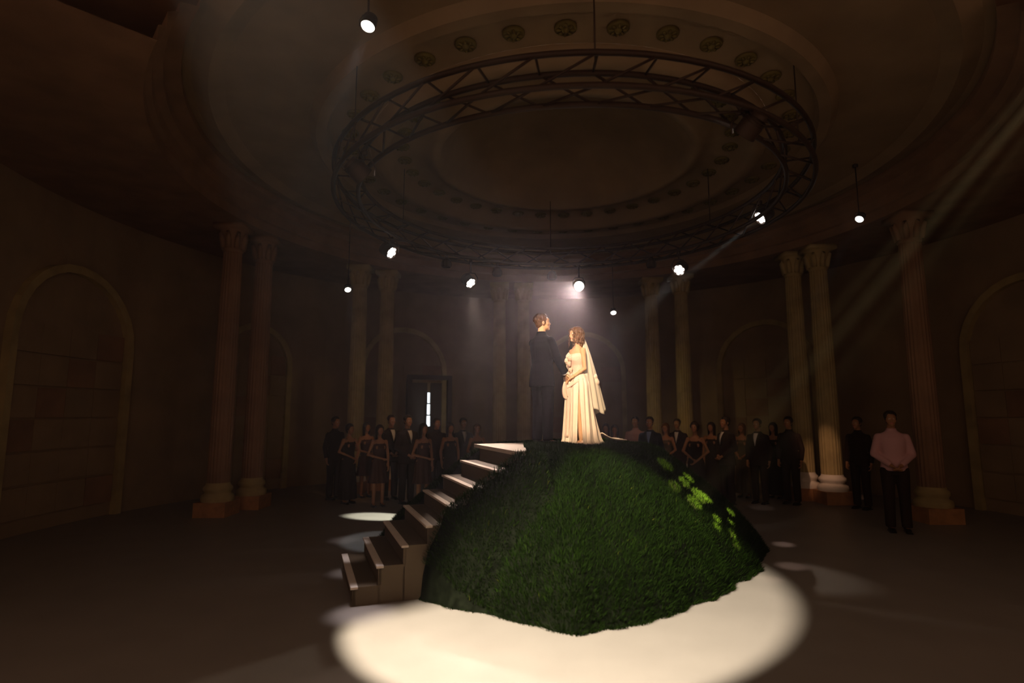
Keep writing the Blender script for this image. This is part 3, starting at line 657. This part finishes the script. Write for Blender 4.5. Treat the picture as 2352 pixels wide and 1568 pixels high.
# skirt with a slit over her left leg: an open sheet with pleats, thickened
SL = math.radians(-38)     # slit direction in her own frame (front-left)
rows = []; NZ, NT = 44, 150
for i in range(NZ+1):
    t = i/NZ; z = 1.06-1.045*t
    rx = .142+.05*min(1, t*7)+.085*t; ry = .118+.03*min(1, t*7)+.06*t; back = .20*t**1.8; gap = max(0, (t-.2)/.8)
    gp_ = .03+.48*gap*(1-.25*gap); row = []
    for j in range(NT+1):
        a = SL+gp_*.5+(2*PI-gp_)*j/NT; f = 1+0*a
        pl = .018*t**.6*(math.sin(a*11+.6*math.sin(a*3)+t*.8)+.5*math.sin(a*23+1))
        b = max(0, math.sin(a)); x = (rx+pl)*math.cos(a); y = .01+(ry+pl)*math.sin(a)+back*b*b
        if t > .93: x += .02*math.cos(a)*(t-.93)/.07; y += .02*math.sin(a)*(t-.93)/.07
        row.append((x*s, y*s, z*s))
    rows.append(row)
def cloth(name, rows, m, parent, th_=.006):
    o = put(name, G().sheet(rows), m, parent); q = o.modifiers.new('s', 'SOLIDIFY'); q.thickness = th_; q.offset = 0; return o
cloth('skirt', rows, GOWN, bride)
# satin drape gathered at the hip, and its hanging tail
g = G()
hp_ = Vector((.13, -.05, .97))*s
for k in range(7):
    p0 = Vector((-.10+.01*k, -.13, 1.0-.016*k))*s; p1 = Vector((.02, -.165-.004*k, .93-.012*k))*s; p2 = Vector((.11, -.13, .94-.004*k))*s; p3 = Vector((.165, -.02, .985))*s; p4 = Vector((.15, .06, 1.0))*s
    g.tube([p0, p1, p2, p3, p4], [.012, .019, .017, .012, .008], 8)
link('hip_drape', remesh(g, 'hip_drape', .007, 1), SATIN, bride)
rows = []
for i in range(14):
    t = i/13; rows.append([((-.12+.17*q+.01*math.sin(q*14))*s, (-.15-.035*math.sin(q*9+t*2)-.02*math.sin(t*PI))*s, (.98-.27*t-.03*math.sin(q*8))*s) for q in [k/16 for k in range(17)]])
cloth('drape_tail', rows, SATIN, bride)
# slanting front panel of the skirt from the hip down to the slit
rows = []
for i in range(20):
    t = i/19; rows.append([((.13*math.cos(a)*(1.12+.3*t))*s+.0, (.01+(.155+.06*t+.012*t*math.sin(a*19))*math.sin(a))*s, (.99-.87*t)*s) for a in [math.radians(-152+ (90-20*t)*k/30) for k in range(31)]])
cloth('front_drape', rows, SATIN, bride, .005)
# bow at the back of the waist
g = G()
for (x, y, z, rx, ry, rz_, an) in ((.05, .28, 1.03, .05, .06, .05, .4), (-.05, .29, 1.0, .05, .06, .05, -.4), (.06, .31, .96, .05, .05, .07, .5), (.04, .33, .90, .04, .05, .09, .2), (-.03, .31, .88, .04, .04, .10, -.2), (0, .30, 1.0, .05, .05, .035, 0)):
    g.ell((x*s, y*s, z*s), (rx*s, ry*s, rz_*s), Matrix.Rotation(an, 3, 'X'), 14, 10)
g.tube([(0, .12*s, 1.02*s), (0, .22*s, 1.03*s), (0, .30*s, 1.01*s)], [.03, .035, .03], 10)
link('back_bow', remesh(g, 'back_bow', .008, 2), GOWN, bride)
# veil
rows = []
for i in range(36):
    t = i/35; z = 1.66-1.16*t; cy = .085+.02*t; rr = .05+.05*min(1, t*4)+.20*t; ry = .035+.37*t**.8; row = []
    for j in range(61):
        a = math.radians(-8+196*j/60); fold = .013*(.3+t)*math.sin(a*14+t)
        row.append(((rr+fold)*math.cos(a)*s*.62, (cy+(ry+fold)*math.sin(a)-.05*t*abs(math.cos(a)))*s, (z+.04*t*math.sin(a*5))*s))
    rows.append(row)
cloth('veil', rows, VEIL, bride, .002)
# train lying on the grass behind her
rows = []
for i in range(16):
    t = i/15; rows.append([((-.2+.42*q)*(1-.45*t)*s, (.34+.50*t)*s, (.11*(1-t)**2+.062+.010*math.sin(q*17+t*5))*s) for q in [k/20 for k in range(21)]])
def settle(p):     # let the cloth follow the ground
    wx = br.x+p[0]*math.cos(th)-p[1]*math.sin(th); wy = br.y+p[0]*math.sin(th)+p[1]*math.cos(th)
    return (p[0], p[1], p[2]+float(hump(np.array([wx]), np.array([wy]))[0][0])-MH)
rows = [[settle(p) for p in r] for r in rows]
cloth('train', rows, GOWN, bride, .012)
for i, P in enumerate(legsB):
    a = P[2]; link('shoe', shoe(s*.9, (a[0]/.9, a[1]/.9)), SATIN, bride)
put('bracelet', G().tube([Vector(barms[0][1])*.93+Vector(barms[0][0])*.07+Vector((.026*math.cos(k*PI/8), 0, .026*math.sin(k*PI/8))) for k in range(16)], .003, 5, closed=True), GILT, bride)

# ---- guests: prototypes built once, then copied with their parts
def arms_of(kind, fem, s):
    sh = .165 if fem else .19
    if kind == 'down': return [(Vector((sd*(sh+.05), .03, 1.14))*s, Vector((sd*(sh+.045), -.03, .88))*s) for sd in (1, -1)]
    if kind == 'clasp': return [(Vector((sd*(sh+.06), .02, 1.15))*s, Vector((sd*.05, -.18, .98))*s) for sd in (1, -1)]
    if kind == 'wide': return [(Vector((sd*(sh+.10), .0, 1.17))*s, Vector((sd*.045, -.2, 1.0-.04*sd))*s) for sd in (1, -1)]
    if kind == 'one': return [(Vector(((sh+.05), .03, 1.14))*s, Vector(((sh+.045), -.03, .88))*s), (Vector((-(sh+.09), .0, 1.14))*s, Vector((.02, -.20, 1.06))*s)]
def make_guest(kind, arms='down', hair='short', top=None, shirt=None, legs_m=None, skin=SKIN2, hairm=HAIRD, hem=.1, seed=1, s=1.0):
    """returns a list of (name, mesh, material, [children]) with local geometry"""
    fem = kind in ('dress',); A = arms_of(arms, fem, s); parts = []
    me, c, R, sh = body(s, fem, A, voxel=.0125, skin=skin); parts.append(('body', me, None, []))
    hm = hair_short(c, R, s, .012, seed) if hair == 'short' else hair_long(c, R, s, .012, seed, .3 if hair == 'long' else .2, up=(hair == 'up'))
    parts.append(('hair', hm, hairm, []))
    if kind == 'suit':
        parts.append(('jacket', jacket(s, A, voxel=.014), top, [('lapel', lapel(s, 1).mesh('lapel'), top), ('lapel', lapel(s, -1).mesh('lapel'), top)]))
        parts.append(('shirt_front', vfront(s).mesh('shirt_front'), shirt, []))
    if kind == 'shirt':
        parts.append(('shirt', jacket(s, A, voxel=.014, hem=.9, fit=.94), top, [('collar', G().eloft([(1.49*s, .078*s, .075*s, 0, .012*s), (1.545*s, .065*s, .066*s, 0, .01*s), (1.54*s, .058*s, .058*s, 0, .01*s)], 20).mesh('collar'), top)]))
    if kind in ('suit', 'shirt'):
        parts.append(('trousers', trousers(s, voxel=.014), legs_m, []))
        parts += [('shoe', shoe(s, (sd*.1, .01)), SHOE, []) for sd in (-1, 1)]
    if kind == 'dress':
        parts.append(('dress', gown_simple(s, hem, seed=seed), top, []))
        parts += [('shoe', shoe(s*.93, (sd*.105, .01)), SHOE, []) for sd in (-1, 1)]
    return parts
PROTO = {
    'suit_white': make_guest('suit', 'clasp', top=BLKSUIT, shirt=SHIRT, legs_m=BLKSUIT, seed=11),
    'suit_down': make_guest('suit', 'down', top=BLKSUIT, shirt=SHIRT, legs_m=BLKSUIT, seed=12, skin=SKIN3),
    'suit_blue': make_guest('suit', 'down', top=NAVY, shirt=BLUES, legs_m=NAVY, seed=13),
    'shirt_pink': make_guest('shirt', 'clasp', top=PINKS, legs_m=BLKSUIT, seed=14),
    'shirt_dark': make_guest('shirt', 'down', top=BLKSUIT, legs_m=BLKSUIT, seed=15),
    'gown_black': make_guest('dress', 'down', 'long', top=BLKDR, seed=16, s=.93, hem=.08),
    'gown_wide': make_guest('dress', 'wide', 'up', top=BLKDR, seed=17, s=.95, hem=.1),
    'gown_short': make_guest('dress', 'one', 'long', top=WINE, seed=18, s=.93, hem=.52),
    'gown_olive': make_guest('dress', 'clasp', 'bob', top=OLIVE, seed=19, s=.92, hem=.1, hairm=HAIRB)}
def guest(kind, px, Y, label, group, py=None, sc_=1.0, look=(.8, 8.0), turn=0):
    a, b = slope(px, 1000); p = Vector((a*Y, Y, 0)); th = math.atan2(look[0]-p.x, -(look[1]-p.y))+turn
    r = empty('person', p, th, label=label, cat='person', group=group); r.scale = (sc_,)*3
    for nm, me, m_, ch in PROTO[kind]:
        o = link(nm, me, m_, r)
        for n2, me2, m2 in ch: link(n2, me2, m2, o)
    return r
GL = 'guests standing left of the stairs'; GB = 'guests standing behind the mound'; GRT = 'guests standing on the right'
for kind, px, Y, lab, grp, sc_, tn in (
    ('shirt_dark', 770, 12.9, 'leftmost guest, in dark shirt and trousers beside the left column', GL, 1, .2),
    ('gown_wide', 803, 12.3, 'woman in a black gown with bent arms in front of the leftmost paired column', GL, .97, .1),
    ('gown_short', 842, 13.2, 'woman in a short dark dress, one arm bent, between the columns at left', GL, 1, 0),
    ('gown_short', 872, 11.9, 'bare-legged woman in a short dark dress just left of the suited men', GL, .98, -.2),
    ('suit_white', 898, 12.9, 'left one of the two suited men with white shirts at left', GL, 1.02, 0),
    ('suit_white', 936, 12.3, 'right one of the two suited men with white shirts at left', GL, 1.02, .1),
    ('gown_short', 973, 11.7, 'bare-shouldered woman in a dark dress right of the two suited men', GL, 1, 0),
    ('shirt_dark', 1003, 13.2, 'guest in dark shirt below the bright window slit', GL, .98, 0),
    ('gown_black', 1034, 12.5, 'woman in a long black gown right of the window slit', GL, 1, 0),
    ('suit_down', 1064, 13.5, 'suited guest second left of the stair landing', GL, .98, 0),
    ('gown_olive', 1096, 12.7, 'guest in an olive gown just behind the stair landing', GL, 1, 0),
    ('gown_black', 1392, 13.6, 'guest with long dark hair right behind the train of the gown', GB, .98, 0),
    ('gown_short', 1412, 13.0, 'orange-lit woman between the bride and the pink shirt', GB, .97, .1),
    ('shirt_pink', 1460, 13.4, 'man in a pale pink shirt behind the mound', GB, 1.0, -.1),
    ('suit_blue', 1493, 12.4, 'man in a dark jacket over a blue shirt beside the pink shirt', GB, 1.0, 0),
    ('gown_olive', 1529, 13.2, 'short-haired guest right of the man with the blue shirt', GB, 1, 0),
    ('suit_down', 1556, 13.6, 'suited guest behind the woman with bent arms', GB, .97, 0),
    ('gown_wide', 1596, 11.8, 'woman in a black gown with arms crossed at the right of the mound', GB, 1.0, .1),
    ('gown_black', 1634, 13.4, 'woman in long black gown second right of the crossed arms', GRT, 1, 0),
    ('suit_white', 1667, 12.2, 'suited man with a pale shirt stripe at right', GRT, 1.0, -.5),
    ('gown_olive', 1704, 13.2, 'guest in an olive gown right of the pale shirt stripe', GRT, 1, 0),
    ('suit_down', 1740, 12.3, 'suited guest in the dark between the patches of light and the columns', GRT, .98, 0),
    ('gown_black', 1776, 13.1, 'woman in a long black gown left of the right-hand columns', GRT, 1, 0),
    ('shirt_dark', 1812, 12.2, 'guest in dark shirt nearest the right-hand columns', GRT, 1, 0),
    ('shirt_dark', 1970, 11.6, 'guest in dark shirt just right of the orange-lit column', GRT, 1, 0),
    ('shirt_pink', 2048, 9.4, 'guest in a pink shirt standing alone at far right', GRT, 1.06, .9)):
    guest(kind, px, Y, lab, grp, sc_=sc_, turn=tn)

# ------------------------------------------------------------------ thin stage haze
hz = bpy.data.materials.new('stage_haze'); hz.use_nodes = True; nt = hz.node_tree
for n in list(nt.nodes):
    if n.type != 'OUTPUT_MATERIAL': nt.nodes.remove(n)
vs = nt.nodes.new('ShaderNodeVolumeScatter'); vs.inputs['Density'].default_value = .005; vs.inputs['Anisotropy'].default_value = .78
vs.inputs['Color'].default_value = (1, 1, 1, 1)
nt.links.new(vs.outputs[0], [n for n in nt.nodes if n.type == 'OUTPUT_MATERIAL'][0].inputs['Volume'])
tag(put('haze', G().box((.9, 9.0, 3.6), (9.2, 10, 3.8)), hz, smooth=False), 'thin stage haze filling the hall', kind='stuff')
